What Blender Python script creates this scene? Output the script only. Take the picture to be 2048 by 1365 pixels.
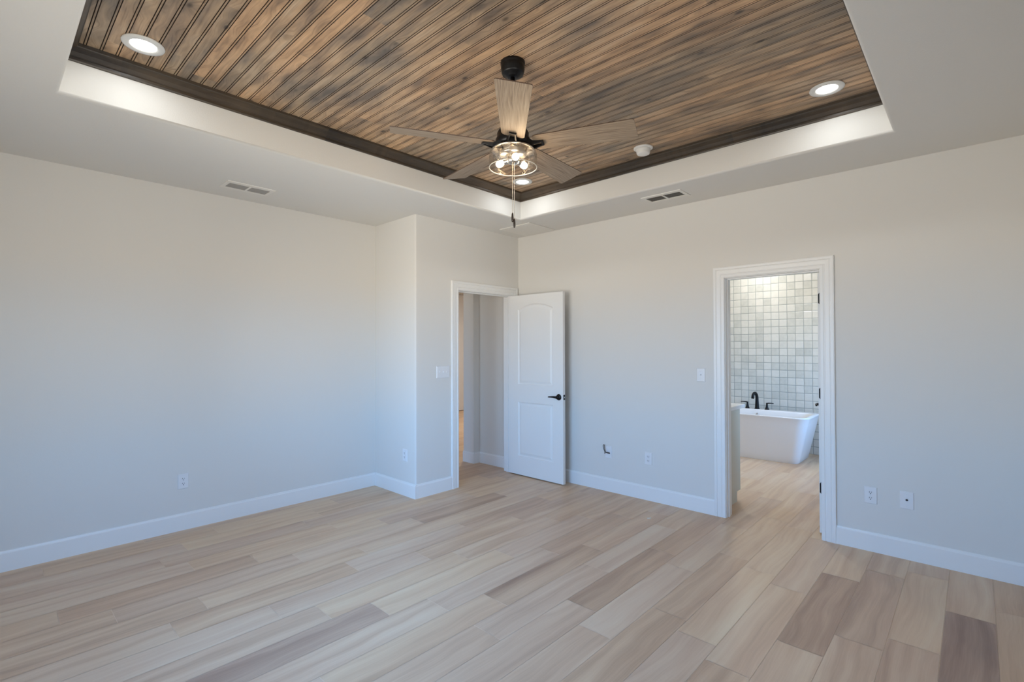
import bpy, bmesh, math, random
from math import sin, cos, pi, radians
from mathutils import Vector, Matrix

for o in list(bpy.data.objects):
    bpy.data.objects.remove(o)
SC = bpy.context.scene
COL = SC.collection

# ------------------------------------------------------------------ camera
cam_d = bpy.data.cameras.new('camera')
cam_d.sensor_width = 36.0
cam_d.lens = 990.97 / 2048 * 36.0
cam_d.clip_start = 0.02
cam = bpy.data.objects.new('camera', cam_d)
COL.objects.link(cam)
RT = Vector((0.6824622, -0.7309160, -0.0026672))
UP = Vector((-0.0062786, -0.0095112, 0.9999351))
FW = Vector((0.7308939, 0.6824012, 0.0110802))
M = Matrix.Identity(4)
for i in range(3):
    M[i][0] = RT[i]; M[i][1] = UP[i]; M[i][2] = -FW[i]
M[0][3], M[1][3], M[2][3] = -4.32234, -3.93144, 1.45926
cam.matrix_world = M
SC.camera = cam

# ------------------------------------------------------------------ view
SC.view_settings.view_transform = 'Standard'
SC.view_settings.look = 'None'
SC.view_settings.exposure = 0.0
SC.view_settings.gamma = 1.0
SC.view_settings.use_curve_mapping = False
SC.cycles.use_denoising = True
SC.cycles.max_bounces = 10
SC.cycles.diffuse_bounces = 7
SC.cycles.glossy_bounces = 4
SC.cycles.transmission_bounces = 8
SC.cycles.transparent_max_bounces = 12
SC.cycles.caustics_reflective = False
SC.cycles.caustics_refractive = False
SC.cycles.sample_clamp_indirect = 6.0

# ------------------------------------------------------------------ sky: blue above, sunlit ground below
SKY = 16.6
world = bpy.data.worlds.new('sky'); SC.world = world
world.use_nodes = True
wn = world.node_tree.nodes; wl = world.node_tree.links
for n in list(wn): wn.remove(n)
w_out = wn.new('ShaderNodeOutputWorld'); w_bg = wn.new('ShaderNodeBackground')
w_tc = wn.new('ShaderNodeTexCoord'); w_sep = wn.new('ShaderNodeSeparateXYZ')
w_mr = wn.new('ShaderNodeMapRange'); w_ramp = wn.new('ShaderNodeValToRGB')
w_mr.inputs['From Min'].default_value = -1; w_mr.inputs['From Max'].default_value = 1
wl.new(w_tc.outputs['Generated'], w_sep.inputs[0]); wl.new(w_sep.outputs['Z'], w_mr.inputs['Value'])
wl.new(w_mr.outputs[0], w_ramp.inputs[0]); wl.new(w_ramp.outputs[0], w_bg.inputs[0])
wl.new(w_bg.outputs[0], w_out.inputs[0])
w_bg.inputs[1].default_value = SKY
cr = w_ramp.color_ramp
cr.elements[0].position = 0.0; cr.elements[0].color = (.70, .64, .56, 1)
cr.elements[1].position = 1.0; cr.elements[1].color = (.20, .46, 1.0, 1)
for p, c in ((.485, (.70, .64, .56, 1)), (.505, (.42, .70, 1.06, 1)), (.62, (.27, .56, 1.05, 1))):
    e = cr.elements.new(p); e.color = c

def area(name, loc, rot, sx, sy, energy, color=(1, 1, 1), shape='RECTANGLE', portal=False, spread=pi):
    d = bpy.data.lights.new(name, 'AREA'); d.shape = shape; d.size = sx
    if shape in ('RECTANGLE', 'ELLIPSE'): d.size_y = sy
    d.energy = energy; d.color = color; d.spread = spread
    if portal: d.cycles.is_portal = True
    o = bpy.data.objects.new(name, d); COL.objects.link(o)
    o.location = loc; o.rotation_euler = rot
    return o

# window openings: (y0,y1,z0,z1) on the left wall, (x0,x1,z0,z1) on the front wall
XL, YF = -4.66, -4.22
WL = (-2.80, -0.62, 0.62, 2.12)
WF = (-4.40, -2.95, 0.62, 2.12)
area('window_portal', (XL - .10, (WL[0] + WL[1]) / 2, (WL[2] + WL[3]) / 2), (0, -pi / 2, 0), WL[3] - WL[2], WL[1] - WL[0], 1, portal=True)
area('window_portal', ((WF[0] + WF[1]) / 2, YF - .10, (WF[2] + WF[3]) / 2), (pi / 2, 0, 0), WF[1] - WF[0], WF[3] - WF[2], 1, portal=True)
WB = (1.2, 3.0, 0.9, 2.2)           # bathroom window, on the front wall of the bathroom
area('window_portal', ((WB[0] + WB[1]) / 2, YF - .10, (WB[2] + WB[3]) / 2), (pi / 2, 0, 0), WB[1] - WB[0], WB[3] - WB[2], 1, portal=True)
WH = (1.0, 2.0, 0.6, 2.3)           # living room window (y0,y1,z0,z1), unseen, added to bring in light
area('window_portal', (XL - .10, (WH[0] + WH[1]) / 2, (WH[2] + WH[3]) / 2), (0, -pi / 2, 0), WH[3] - WH[2], WH[1] - WH[0], 1, portal=True)

CAN_W = 1.7
CAN_COL = (.90, .96, 1.0)
BULB = 26.0

# ------------------------------------------------------------------ materials
def mat(name, col=(.8, .8, .8), rough=.5, metal=0.0, spec=.5, bump=None):
    m = bpy.data.materials.new(name); m.use_nodes = True
    b = m.node_tree.nodes['Principled BSDF']
    b.inputs['Base Color'].default_value = (*col, 1)
    b.inputs['Roughness'].default_value = rough
    b.inputs['Metallic'].default_value = metal
    b.inputs['Specular IOR Level'].default_value = spec
    nt = m.node_tree
    # slight natural variation so that nothing is perfectly flat
    tc = nt.nodes.new('ShaderNodeTexCoord'); nz = nt.nodes.new('ShaderNodeTexNoise')
    nz.inputs['Scale'].default_value = bump[0] if bump else 40
    nt.links.new(tc.outputs['Object'], nz.inputs['Vector'])
    if bump:
        bp = nt.nodes.new('ShaderNodeBump'); bp.inputs['Strength'].default_value = bump[1]
        bp.inputs['Distance'].default_value = bump[2]
        nt.links.new(nz.outputs['Fac'], bp.inputs['Height'])
        nt.links.new(bp.outputs[0], b.inputs['Normal'])
    else:
        mr = nt.nodes.new('ShaderNodeMapRange')
        mr.inputs['To Min'].default_value = max(0, rough - .04); mr.inputs['To Max'].default_value = min(1, rough + .04)
        nt.links.new(nz.outputs['Fac'], mr.inputs['Value']); nt.links.new(mr.outputs[0], b.inputs['Roughness'])
    return m

def emit(name, col, strength):
    m = bpy.data.materials.new(name); m.use_nodes = True
    b = m.node_tree.nodes['Principled BSDF']
    b.inputs['Base Color'].default_value = (.9, .9, .9, 1)
    b.inputs['Emission Color'].default_value = (*col, 1)
    b.inputs['Emission Strength'].default_value = strength
    return m

class NT:
    """tiny helper for building node graphs"""
    def __init__(s, m): s.t = m.node_tree; s.m = m
    def n(s, typ, **kw):
        x = s.t.nodes.new(typ)
        for k, v in kw.items(): setattr(x, k, v)
        return x
    def put(s, sock, v):
        if isinstance(v, bpy.types.NodeSocket): s.t.links.new(v, sock)
        else: sock.default_value = v
    def math(s, op, a, b=0.0, c=0.0):
        x = s.n('ShaderNodeMath', operation=op)
        s.put(x.inputs[0], a); s.put(x.inputs[1], b); s.put(x.inputs[2], c)
        return x.outputs[0]
    def xyz(s, x, y, z):
        c = s.n('ShaderNodeCombineXYZ')
        s.put(c.inputs[0], x); s.put(c.inputs[1], y); s.put(c.inputs[2], z)
        return c.outputs[0]
    def noise(s, vec, scale=1.0, detail=2.0, rough=.5, dist=0.0):
        x = s.n('ShaderNodeTexNoise'); s.put(x.inputs['Vector'], vec)
        x.inputs['Scale'].default_value = scale; x.inputs['Detail'].default_value = detail
        x.inputs['Roughness'].default_value = rough; x.inputs['Distortion'].default_value = dist
        return x.outputs['Fac']
    def white(s, vec):
        x = s.n('ShaderNodeTexWhiteNoise', noise_dimensions='3D'); s.put(x.inputs['Vector'], vec)
        return x.outputs['Value']
    def ramp(s, fac, stops):
        x = s.n('ShaderNodeValToRGB'); s.put(x.inputs[0], fac)
        r = x.color_ramp
        while len(r.elements) < len(stops): r.elements.new(.5)
        for e, (p, c) in zip(r.elements, stops):
            e.position = p; e.color = (*c, 1) if len(c) == 3 else c
        return x.outputs[0]
    def mix(s, fac, a, b, blend='MIX'):
        x = s.n('ShaderNodeMix', data_type='RGBA', blend_type=blend)
        s.put(x.inputs[0], fac); s.put(x.inputs[6], a if isinstance(a, bpy.types.NodeSocket) else (*a, 1))
        s.put(x.inputs[7], b if isinstance(b, bpy.types.NodeSocket) else (*b, 1))
        return x.outputs[2]
    def mapr(s, v, a, b, c, d):
        x = s.n('ShaderNodeMapRange'); s.put(x.inputs[0], v)
        for i, q in enumerate((a, b, c, d)): x.inputs[i + 1].default_value = q
        return x.outputs[0]

WALLC = (.71, .695, .665)
m_wall = mat('wall_paint', WALLC, .75, 0, .25, bump=(140, .12, .002))
m_ceil = mat('ceiling_paint', (.72, .705, .67), .8, 0, .2, bump=(120, .2, .003))
m_trim = mat('trim_paint', (.80, .80, .79), .38)
m_door = mat('door_paint', (.80, .80, .79), .42)
m_plate = mat('plate_plastic', (.76, .76, .77), .35)
m_slot = mat('slot_dark', (.03, .03, .035), .6)
m_black = mat('matte_black_metal', (.012, .012, .013), .38, .6)
m_blackpl = mat('black_plastic', (.012, .012, .014), .5)
m_nickel = mat('brushed_nickel', (.62, .58, .52), .28, 1.0)
m_chain = mat('chain_metal', (.55, .50, .43), .3, 1.0)
m_chrome = mat('chrome', (.6, .6, .6), .15, 1.0)
m_tub = mat('tub_acrylic', (.84, .84, .84), .18)
m_quartz = mat('quartz_top', (.82, .82, .80), .25)
m_cab = mat('cabinet_paint', (.56, .52, .41), .5)
m_scrap = mat('paper_scrap', (.75, .70, .60), .8)
m_ventw = mat('vent_enamel', (.74, .72, .68), .45)
m_duct = mat('duct_dark', (.24, .23, .21), .8)
m_led = emit('led_diffuser', (1, .96, .90), 9.0)
m_canring = mat('light_trim_white', (.70, .70, .68), .5)
m_bulb = emit('lit_bulb', (1, .74, .46), 55.0)
m_flange = mat('detector_plastic', (.80, .79, .76), .45)

def glass_mat(name, tint=(1, 1, 1), wav=False):
    m = bpy.data.materials.new(name); m.use_nodes = True
    g = NT(m); t = m.node_tree
    for n in list(t.nodes): t.nodes.remove(n)
    out = g.n('ShaderNodeOutputMaterial'); mx = g.n('ShaderNodeMixShader')
    tr = g.n('ShaderNodeBsdfTransparent'); gl = g.n('ShaderNodeBsdfGlossy'); fr = g.n('ShaderNodeFresnel')
    tr.inputs[0].default_value = (*tint, 1); gl.inputs['Roughness'].default_value = .03
    fr.inputs[0].default_value = 1.5
    f = g.math('MULTIPLY', fr.outputs[0], .45 if wav else .8)
    t.links.new(f, mx.inputs[0]); t.links.new(tr.outputs[0], mx.inputs[1]); t.links.new(gl.outputs[0], mx.inputs[2])
    t.links.new(mx.outputs[0], out.inputs[0])
    if wav:
        tc = g.n('ShaderNodeTexCoord'); nz = g.noise(tc.outputs['Object'], 38, 1)
        bp = g.n('ShaderNodeBump'); bp.inputs['Strength'].default_value = .22; bp.inputs['Distance'].default_value = .01
        t.links.new(nz, bp.inputs['Height']); t.links.new(bp.outputs[0], gl.inputs['Normal']); t.links.new(bp.outputs[0], fr.inputs['Normal'])
    return m
m_pane = glass_mat('window_glass', (.97, .98, .98))
m_shade = glass_mat('seeded_glass', (.985, .975, .96), True)

# --- floor tile: wood-look porcelain planks, tone comes from a per-plank attribute
def floor_mat():
    m = bpy.data.materials.new('wood_look_tile'); m.use_nodes = True
    g = NT(m); b = m.node_tree.nodes['Principled BSDF']
    tc = g.n('ShaderNodeTexCoord'); sp = g.n('ShaderNodeSeparateXYZ'); g.put(sp.inputs[0], tc.outputs['Object'])
    at = g.n('ShaderNodeAttribute', attribute_name='plank'); sa = g.n('ShaderNodeSeparateColor'); g.put(sa.inputs[0], at.outputs['Color'])
    tone, r1, r2 = sa.outputs[0], sa.outputs[1], sa.outputs[2]
    X, Y = sp.outputs[0], sp.outputs[1]
    yo = g.math('ADD', Y, g.math('MULTIPLY', r1, 37.0)); xo = g.math('ADD', X, g.math('MULTIPLY', r2, 53.0))
    # cathedral / streak grain
    wob = g.noise(g.xyz(g.math('MULTIPLY', xo, 1.6), g.math('MULTIPLY', yo, 4.0), r2), 1.0, 2)
    bands = g.noise(g.xyz(g.math('MULTIPLY', xo, .45), g.math('ADD', g.math('MULTIPLY', yo, 16.0), g.math('MULTIPLY', wob, 2.2)), r1), 1.0, 4, .55)
    fine = g.noise(g.xyz(g.math('MULTIPLY', xo, 5.0), g.math('ADD', g.math('MULTIPLY', yo, 170.0), g.math('MULTIPLY', wob, 10.0)), r1), 1.0, 3, .6)
    blotch = g.noise(g.xyz(g.math('MULTIPLY', xo, 1.4), g.math('MULTIPLY', yo, 5.0), r2), 1.0, 2)
    v = g.math('ADD', g.math('MULTIPLY', bands, .70), g.math('MULTIPLY', fine, .16))
    v = g.math('ADD', v, g.math('MULTIPLY', blotch, .30))
    v = g.math('SUBTRACT', v, g.math('MULTIPLY', tone, .17))
    c = g.ramp(v, [(.13, (.330, .205, .132)), (.33, (.485, .318, .200)), (.50, (.622, .425, .270)), (.66, (.712, .518, .336)), (.84, (.77, .605, .41))])
    pinkish = g.mapr(g.noise(g.xyz(g.math('MULTIPLY', xo, .8), g.math('MULTIPLY', yo, 6.0), r1), 1.0, 1), .45, .7, 0, .5)
    c = g.mix(pinkish, c, (.94, .88, .88), 'MULTIPLY')
    c = g.mix(g.mapr(tone, .6, 1.8, 0, .55), c, (.92, .96, 1.06), 'MULTIPLY')
    c = g.mix(g.mapr(r1, .25, 1.0, 0, .9), c, (.95, .98, 1.08), 'MULTIPLY')
    g.put(b.inputs['Base Color'], c)
    b.inputs['Roughness'].default_value = .42; b.inputs['Specular IOR Level'].default_value = .35
    bp = g.n('ShaderNodeBump'); bp.inputs['Strength'].default_value = .05; bp.inputs['Distance'].default_value = .001
    g.put(bp.inputs['Height'], fine); g.put(b.inputs['Normal'], bp.outputs[0])
    return m
m_tile = floor_mat()
m_grout = mat('grout', (.74, .58, .43), .85)

BX0, BS = -3.779, .0647           # bead pitch of the ceiling boards
def ceilwood_mat(name, along, boards, dark=1.0):
    """stained knotty pine. along = axis index the grain follows"""
    m = bpy.data.materials.new(name); m.use_nodes = True
    g = NT(m); b = m.node_tree.nodes['Principled BSDF']
    tc = g.n('ShaderNodeTexCoord'); sp = g.n('ShaderNodeSeparateXYZ'); g.put(sp.inputs[0], tc.outputs['Object'])
    L = sp.outputs[along]; A = sp.outputs[1 - along]
    if boards:
        bid = g.math('FLOOR', g.math('DIVIDE', g.math('SUBTRACT', A, BX0), 2 * BS))
        off = g.white(g.xyz(bid, 3.1, 0.0))
        seg = g.math('FLOOR', g.math('ADD', g.math('DIVIDE', L, 2.9), g.math('MULTIPLY', off, 7.0)))
    else:
        bid = g.math('FLOOR', g.math('DIVIDE', A, 40.0)); off = g.white(g.xyz(bid, 3.1, 0.0))
        seg = g.math('FLOOR', g.math('DIVIDE', g.math('ADD', L, .37), 1.15))
    tone = g.white(g.xyz(bid, seg, 5.0)); r2 = g.white(g.xyz(bid, seg, 9.0))
    A = g.math('ADD', A, sp.outputs[2]) if not boards else A
    lo = g.math('ADD', L, g.math('MULTIPLY', tone, 61.0)); ao = g.math('ADD', A, g.math('MULTIPLY', r2, 23.0))
    # knots: warp the grain and darken
    kn = g.n('ShaderNodeTexVoronoi', feature='F1'); kn.inputs['Scale'].default_value = 1.0
    g.put(kn.inputs['Vector'], g.xyz(g.math('MULTIPLY', lo, 4.2), g.math('MULTIPLY', ao, 8.0), 0.0))
    kd = kn.outputs['Distance']
    knot = g.mapr(kd, .045, .12, 1, 0); halo = g.mapr(kd, .08, .45, 1, 0)
    wob = g.noise(g.xyz(g.math('MULTIPLY', lo, 2.0), g.math('MULTIPLY', ao, 7.0), tone), 1.0, 3)
    grain = g.noise(g.xyz(g.math('MULTIPLY', lo, 3.0), g.math('ADD', g.math('MULTIPLY', ao, 95.0), g.math('ADD', g.math('MULTIPLY', wob, 5.5), g.math('MULTIPLY', halo, 4.0))), r2), 1.0, 4, .6)
    blot = g.noise(g.xyz(g.math('MULTIPLY', lo, 2.9 if boards else 1.6), g.math('MULTIPLY', ao, 11.0 if boards else 30.0), tone), 1.0, 3, .55)
    big = g.noise(g.xyz(g.math('MULTIPLY', L, 1.3), g.math('MULTIPLY', A, 1.3), 0.0), 1.0, 1)
    c1 = g.ramp(blot, [(.30, (.14, .118, .100)), (.43, (.27, .220, .170)), (.56, (.39, .295, .200)), (.70, (.50, .385, .27))])
    c2 = g.ramp(blot, [(.30, (.18, .125, .085)), (.44, (.39, .250, .145)), (.60, (.53, .345, .200)), (.75, (.56, .42, .28))])
    f = g.math('ADD', g.math('MULTIPLY', tone, .6), g.math('MULTIPLY', g.math('SUBTRACT', big, .3), 1.0))
    c = g.mix(g.mapr(f, .25, .75, 0, 1), c1, c2)
    c = g.mix(1.0, c, g.ramp(grain, [(.25, (.60, .56, .53)), (.5, (.96, .96, .96)), (.75, (1.18, 1.16, 1.12))]), 'MULTIPLY')
    sparse = g.math('GREATER_THAN', g.white(g.xyz(g.math('FLOOR', g.math('MULTIPLY', lo, 1.6)), bid, 2.0)), .30)
    c = g.mix(g.math('MULTIPLY', g.math('MULTIPLY', halo, sparse), .45), c, (.09, .075, .062))
    c = g.mix(g.math('MULTIPLY', g.math('MULTIPLY', knot, sparse), .85), c, (.035, .024, .017))
    bt = g.mapr(tone, 0, 1, .90 * dark, 1.22 * dark) if boards else g.mapr(tone, 0, 1, .62 * dark, 1.55 * dark)
    c = g.mix(1.0, c, g.xyz(bt, g.math('MULTIPLY', bt, .985), g.math('MULTIPLY', bt, .97)), 'MULTIPLY')
    g.put(b.inputs['Base Color'], c)
    b.inputs['Roughness'].default_value = .42; b.inputs['Specular IOR Level'].default_value = .45
    bp = g.n('ShaderNodeBump'); bp.inputs['Strength'].default_value = .12; bp.inputs['Distance'].default_value = .002
    g.put(bp.inputs['Height'], grain); g.put(b.inputs['Normal'], bp.outputs[0])
    return m
m_cwood = ceilwood_mat('stained_pine_boards', 1, True)
m_crown_y = ceilwood_mat('stained_crown_lengthwise', 1, False, .21)
m_crown_x = ceilwood_mat('stained_crown_crosswise', 0, False, .21)
m_groove = mat('board_groove', (.035, .022, .014), .6)

def blade_mat():
    m = bpy.data.materials.new('weathered_oak'); m.use_nodes = True
    g = NT(m); b = m.node_tree.nodes['Principled BSDF']
    tc = g.n('ShaderNodeTexCoord'); sp = g.n('ShaderNodeSeparateXYZ'); g.put(sp.inputs[0], tc.outputs['UV'])
    X, Y = sp.outputs[0], sp.outputs[1]
    wob = g.noise(g.xyz(g.math('MULTIPLY', X, 3.0), g.math('MULTIPLY', Y, 9.0), 0.0), 1.0, 2)
    gr = g.noise(g.xyz(g.math('MULTIPLY', X, 5.0), g.math('ADD', g.math('MULTIPLY', Y, 190.0), g.math('MULTIPLY', wob, 7.0)), 0.0), 1.0, 4, .6)
    c = g.ramp(gr, [(.28, (.125, .082, .052)), (.48, (.255, .190, .130)), (.70, (.385, .305, .220))])
    g.put(b.inputs['Base Color'], c); b.inputs['Roughness'].default_value = .5
    return m
m_blade = blade_mat()
m_bladeedge = mat('blade_edge_brown', (.07, .04, .025), .5)

def tile_mat():
    m = bpy.data.materials.new('zellige_wall_tile'); m.use_nodes = True
    g = NT(m); b = m.node_tree.nodes['Principled BSDF']
    tc = g.n('ShaderNodeTexCoord'); sp = g.n('ShaderNodeSeparateXYZ'); g.put(sp.inputs[0], tc.outputs['Object'])
    S = .1016
    # hand-made edges wobble a little
    wv = g.noise(tc.outputs['Object'], 14, 1); w2 = g.math('MULTIPLY', g.math('SUBTRACT', wv, .5), .005)
    u = g.math('DIVIDE', g.math('ADD', sp.outputs[1], w2), S); v = g.math('DIVIDE', g.math('ADD', sp.outputs[2], w2), S)
    iu, iv = g.math('FLOOR', u), g.math('FLOOR', v)
    fu = g.math('ABSOLUTE', g.math('SUBTRACT', g.math('FRACT', u), .5)); fv = g.math('ABSOLUTE', g.math('SUBTRACT', g.math('FRACT', v), .5))
    d = g.math('MAXIMUM', fu, fv)
    grout = g.mapr(d, .462, .478, 0, 1)
    t = g.white(g.xyz(iu, iv, 1.0))
    mot = g.noise(g.xyz(g.math('ADD', u, g.math('MULTIPLY', t, 9.0)), v, t), 2.2, 3)
    c = g.ramp(g.math('ADD', g.math('MULTIPLY', t, .55), g.math('MULTIPLY', mot, .5)), [(.15, (.54, .55, .51)), (.5, (.66, .66, .61)), (.9, (.74, .73, .68))])
    c = g.mix(grout, c, (.30, .33, .32))
    g.put(b.inputs['Base Color'], c)
    g.put(b.inputs['Roughness'], g.mapr(grout, 0, 1, .18, .8))
    h = g.math('ADD', g.mapr(d, .40, .48, 1, 0), g.math('MULTIPLY', mot, .5))
    bp = g.n('ShaderNodeBump'); bp.inputs['Strength'].default_value = .5; bp.inputs['Distance'].default_value = .003
    g.put(bp.inputs['Height'], h); g.put(b.inputs['Normal'], bp.outputs[0])
    return m
m_btile = tile_mat()

# ------------------------------------------------------------------ mesh helpers
def new(): return bmesh.new()

def box(bm, x0, x1, y0, y1, z0, z1, mi=0):
    x0, x1 = min(x0, x1), max(x0, x1); y0, y1 = min(y0, y1), max(y0, y1); z0, z1 = min(z0, z1), max(z0, z1)
    v = [bm.verts.new(p) for p in ((x0, y0, z0), (x1, y0, z0), (x1, y1, z0), (x0, y1, z0), (x0, y0, z1), (x1, y0, z1), (x1, y1, z1), (x0, y1, z1))]
    fs = []
    for q in ((0, 3, 2, 1), (4, 5, 6, 7), (0, 1, 5, 4), (1, 2, 6, 5), (2, 3, 7, 6), (3, 0, 4, 7)):
        f = bm.faces.new([v[i] for i in q]); f.material_index = mi; fs.append(f)
    return fs

def bbox(bm, x0, x1, y0, y1, z0, z1, bev, seg=2):
    """bevelled box"""
    t = bmesh.new(); box(t, x0, x1, y0, y1, z0, z1)
    bmesh.ops.bevel(t, geom=t.edges[:], offset=bev, segments=seg, profile=.5, affect='EDGES')
    me = bpy.data.meshes.new('tmp'); t.to_mesh(me); t.free(); bm.from_mesh(me); bpy.data.meshes.remove(me)

def lathe(bm, prof, seg=40, c=(0, 0, 0), axis='Z', mi=0, close=False):
    """prof: list of (r, h)"""
    rings = []
    def P(r, h, a):
        if axis == 'Z': return (c[0] + r * cos(a), c[1] + r * sin(a), c[2] + h)
        if axis == 'X': return (c[0] + h, c[1] + r * cos(a), c[2] + r * sin(a))
        return (c[0] + r * sin(a), c[1] + h, c[2] + r * cos(a))
    for r, h in prof:
        if r < 1e-6: rings.append([bm.verts.new(P(0, h, 0))])
        else: rings.append([bm.verts.new(P(r, h, 2 * pi * i / seg)) for i in range(seg)])
    for a, b in zip(rings[:-1], rings[1:]):
        for i in range(seg):
            j = (i + 1) % seg
            vs = [a[i % len(a)], a[j % len(a)], b[j % len(b)], b[i % len(b)]]
            u = []
            for q in vs:
                if q not in u: u.append(q)
            if len(u) > 2:
                f = bm.faces.new(u); f.smooth = True; f.material_index = mi
    if close:
        for rg in (rings[0], rings[-1]):
            if len(rg) > 2: bm.faces.new(rg).material_index = mi

def tube(bm, pts, radii, seg=12, cap=True):
    pts = [Vector(p) for p in pts]
    if not isinstance(radii, (list, tuple)): radii = [radii] * len(pts)
    ref = Vector((0, 0, 1)); rings = []
    for i, p in enumerate(pts):
        t = (pts[min(i + 1, len(pts) - 1)] - pts[max(i - 1, 0)]).normalized()
        if abs(t.dot(ref)) > .95: ref = Vector((1, 0, 0)) if abs(t.x) < .9 else Vector((0, 1, 0))
        u = t.cross(ref).normalized(); v = t.cross(u).normalized()
        ref = u.cross(t) * 1.0 if False else ref
        rings.append([bm.verts.new(p + (u * cos(2 * pi * k / seg) + v * sin(2 * pi * k / seg)) * radii[i]) for k in range(seg)])
    for a, b in zip(rings[:-1], rings[1:]):
        for k in range(seg):
            f = bm.faces.new((a[k], a[(k + 1) % seg], b[(k + 1) % seg], b[k])); f.smooth = True
    if cap:
        bm.faces.new(rings[0][::-1]); bm.faces.new(rings[-1])

def grid_faces(bm, rows, closed=False, smooth=False, mi=0):
    for a, b in zip(rows[:-1], rows[1:]):
        n = len(a)
        for i in range(n if closed else n - 1):
            f = bm.faces.new((a[i], a[(i + 1) % n], b[(i + 1) % n], b[i])); f.smooth = smooth; f.material_index = mi

def link(name, bm, mats, parent=None, recalc=True):
    if recalc: bmesh.ops.recalc_face_normals(bm, faces=bm.faces[:])
    me = bpy.data.meshes.new(name); bm.to_mesh(me); bm.free()
    for m in (mats if isinstance(mats, (list, tuple)) else [mats]): me.materials.append(m)
    o = bpy.data.objects.new(name, me); COL.objects.link(o)
    if parent: o.parent = parent
    return o

def struct(name, bm, mats, label=None, cat=None):
    o = link(name, bm, mats); o['kind'] = 'structure'
    if label: o['label'] = label
    if cat: o['category'] = cat
    return o

def thing(name, label, cat, loc=(0, 0, 0), rz=0.0, group=None, kind=None):
    o = bpy.data.objects.new(name, None); COL.objects.link(o)
    o.empty_display_size = .05
    o.location = loc; o.rotation_euler = (0, 0, rz)
    o['label'] = label; o['category'] = cat
    if group: o['group'] = group
    if kind: o['kind'] = kind
    return o

def part(name, bm, mats, parent, label=None, recalc=True):
    o = link(name, bm, mats, parent, recalc)
    if label: o['label'] = label
    return o

def dup(root, loc, rz, label, group=None):
    r = root.copy(); COL.objects.link(r); r.location = loc; r.rotation_euler = (0, 0, rz); r['label'] = label
    if group: r['group'] = group
    for ch in list(root.children):
        c = ch.copy(); COL.objects.link(c); c.parent = r
        for gch in list(ch.children):
            d = gch.copy(); COL.objects.link(d); d.parent = c
    return r

# ------------------------------------------------------------------ room geometry
H = 2.74; HT = 3.0; C1 = 1.472; C2 = .711
TX0, TX1, TY0, TY1 = -4.064, -.594, -3.584, -.575
D1 = (-.93, -.125, 2.045)           # bedroom doorway in the entry wall (x0, x1, top)
D2 = (-3.077, -2.382, 2.035)         # bathroom doorway in the right wall (y0, y1, top)
WT = .12

# floor --------------------------------------------------------------
def floor():
    offs = {-4: .27, -3: .52, -2: .96, -1: .70, 0: 0, }
    row_off = [.64, -.03, .18, .55, .365, .79, -.03, .20, .447, .706, .447, -.012, .825, .244, .123, -.013, .378, .623, .77, .304, .49, .1]
    back = [.52, .70, -.04, .52]                       # rows above y = 0
    tones = {  # (row index, joint at the left end rounded) : darkness
        (7, -3.8): 1.35, (19, -1.7): 1.75, (16, -1.62): 1.35, (17, -1.38): .95, (11, -2.01): 1.0, (8, -1.55): .75,
        (9, -2.29): .85, (2, -1.82): .95, (3, -4.45): .6, (1, -4.03): .55, (4, -3.63): .4, (15, -3.01): .55, (13, -2.76): .75,
        (11, -1.01): .55, (10, -2.55): .2, (10, -3.55): .6, (8, -2.55): .15, (9, -3.29): .5,
        (0, -4.36): -.35, (3, -1.45): -.5, (12, -2.17): -.35, (12, -3.17): .35, (13, -1.76): .55, (14, -1.88): -.3, (14, -2.88): .35, (16, -2.62): .25,
        (17, -2.38): .15, (18, -2.23): .3, (18, -1.23): -.05, (19, -2.7): .3, (20, -1.51): .35, (20, -.51): .5, (19, -.7): 0.,
        (5, -2.21): .1, (4, -2.63): -.1, (6, -3.03): -.1, (7, -2.8): -.25, (5, -3.21): .15, (1, -3.03): -.15, (2, -2.82): -.1,
        (3, -2.45): -.1, (4, -1.63): .45, (5, -1.21): .2, (6, -1.03): .5, (6, -2.03): .1, (7, -1.8): -.2}
    rnd = random.Random(7)
    bm = new(); lay = bm.loops.layers.float_color.new('plank')
    X0, X1 = -4.9, 6.4
    gap = .0013
    def plank(xa, xb, ya, yb, tone):
        a = max(xa, X0) + gap; b = min(xb, X1) - gap
        if b <= a: return
        vs = [bm.verts.new(p) for p in ((a, ya + gap, 0), (b, ya + gap, 0), (b, yb - gap, 0), (a, yb - gap, 0))]
        f = bm.faces.new(vs); c = (tone, rnd.random(), rnd.random(), 1)
        for l in f.loops: l[lay] = c
    for r in range(-26, 23):
        if r >= 0: o = row_off[r] if r < len(row_off) else .1
        elif r >= -4: o = back[-1 - r]
        else: o = rnd.choice((.1, .43, .76, .27, .6))
        yb = -.2 * r; ya = yb - .2
        k = math.floor(X0) - 1
        while k + o < X1:
            xl = k + o; t = None
            for (rr, xx), tv in tones.items():
                if rr == r and abs(xx - xl) < .06: t = tv
            if r == -3 and abs(xl + 4.48) < .1: t = .5
            if r == -2 and abs(xl + 5.04) < .1: t = .9
            if t is None: t = rnd.choice((-.35, -.2, -.05, .1, .25)) if xl > -4.6 else .1
            plank(xl, xl + 1.0, ya, yb, t)
            k += 1
    vs = [bm.verts.new(p) for p in ((X0, -4.6, -.0012), (X1, -4.6, -.0012), (X1, 5.2, -.0012), (X0, 5.2, -.0012))]
    f = bm.faces.new(vs); f.material_index = 1
    # slab below
    for q in box(bm, X0, X1, -4.6, 5.2, -.12, -.004): q.material_index = 1
    o = link('floor', bm, [m_tile, m_grout]); o['kind'] = 'structure'
floor()

# walls --------------------------------------------------------------
def wall(name, boxes, m=m_wall):
    bm = new()
    for b in boxes: box(bm, *b)
    return struct(name, bm, m)

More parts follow.
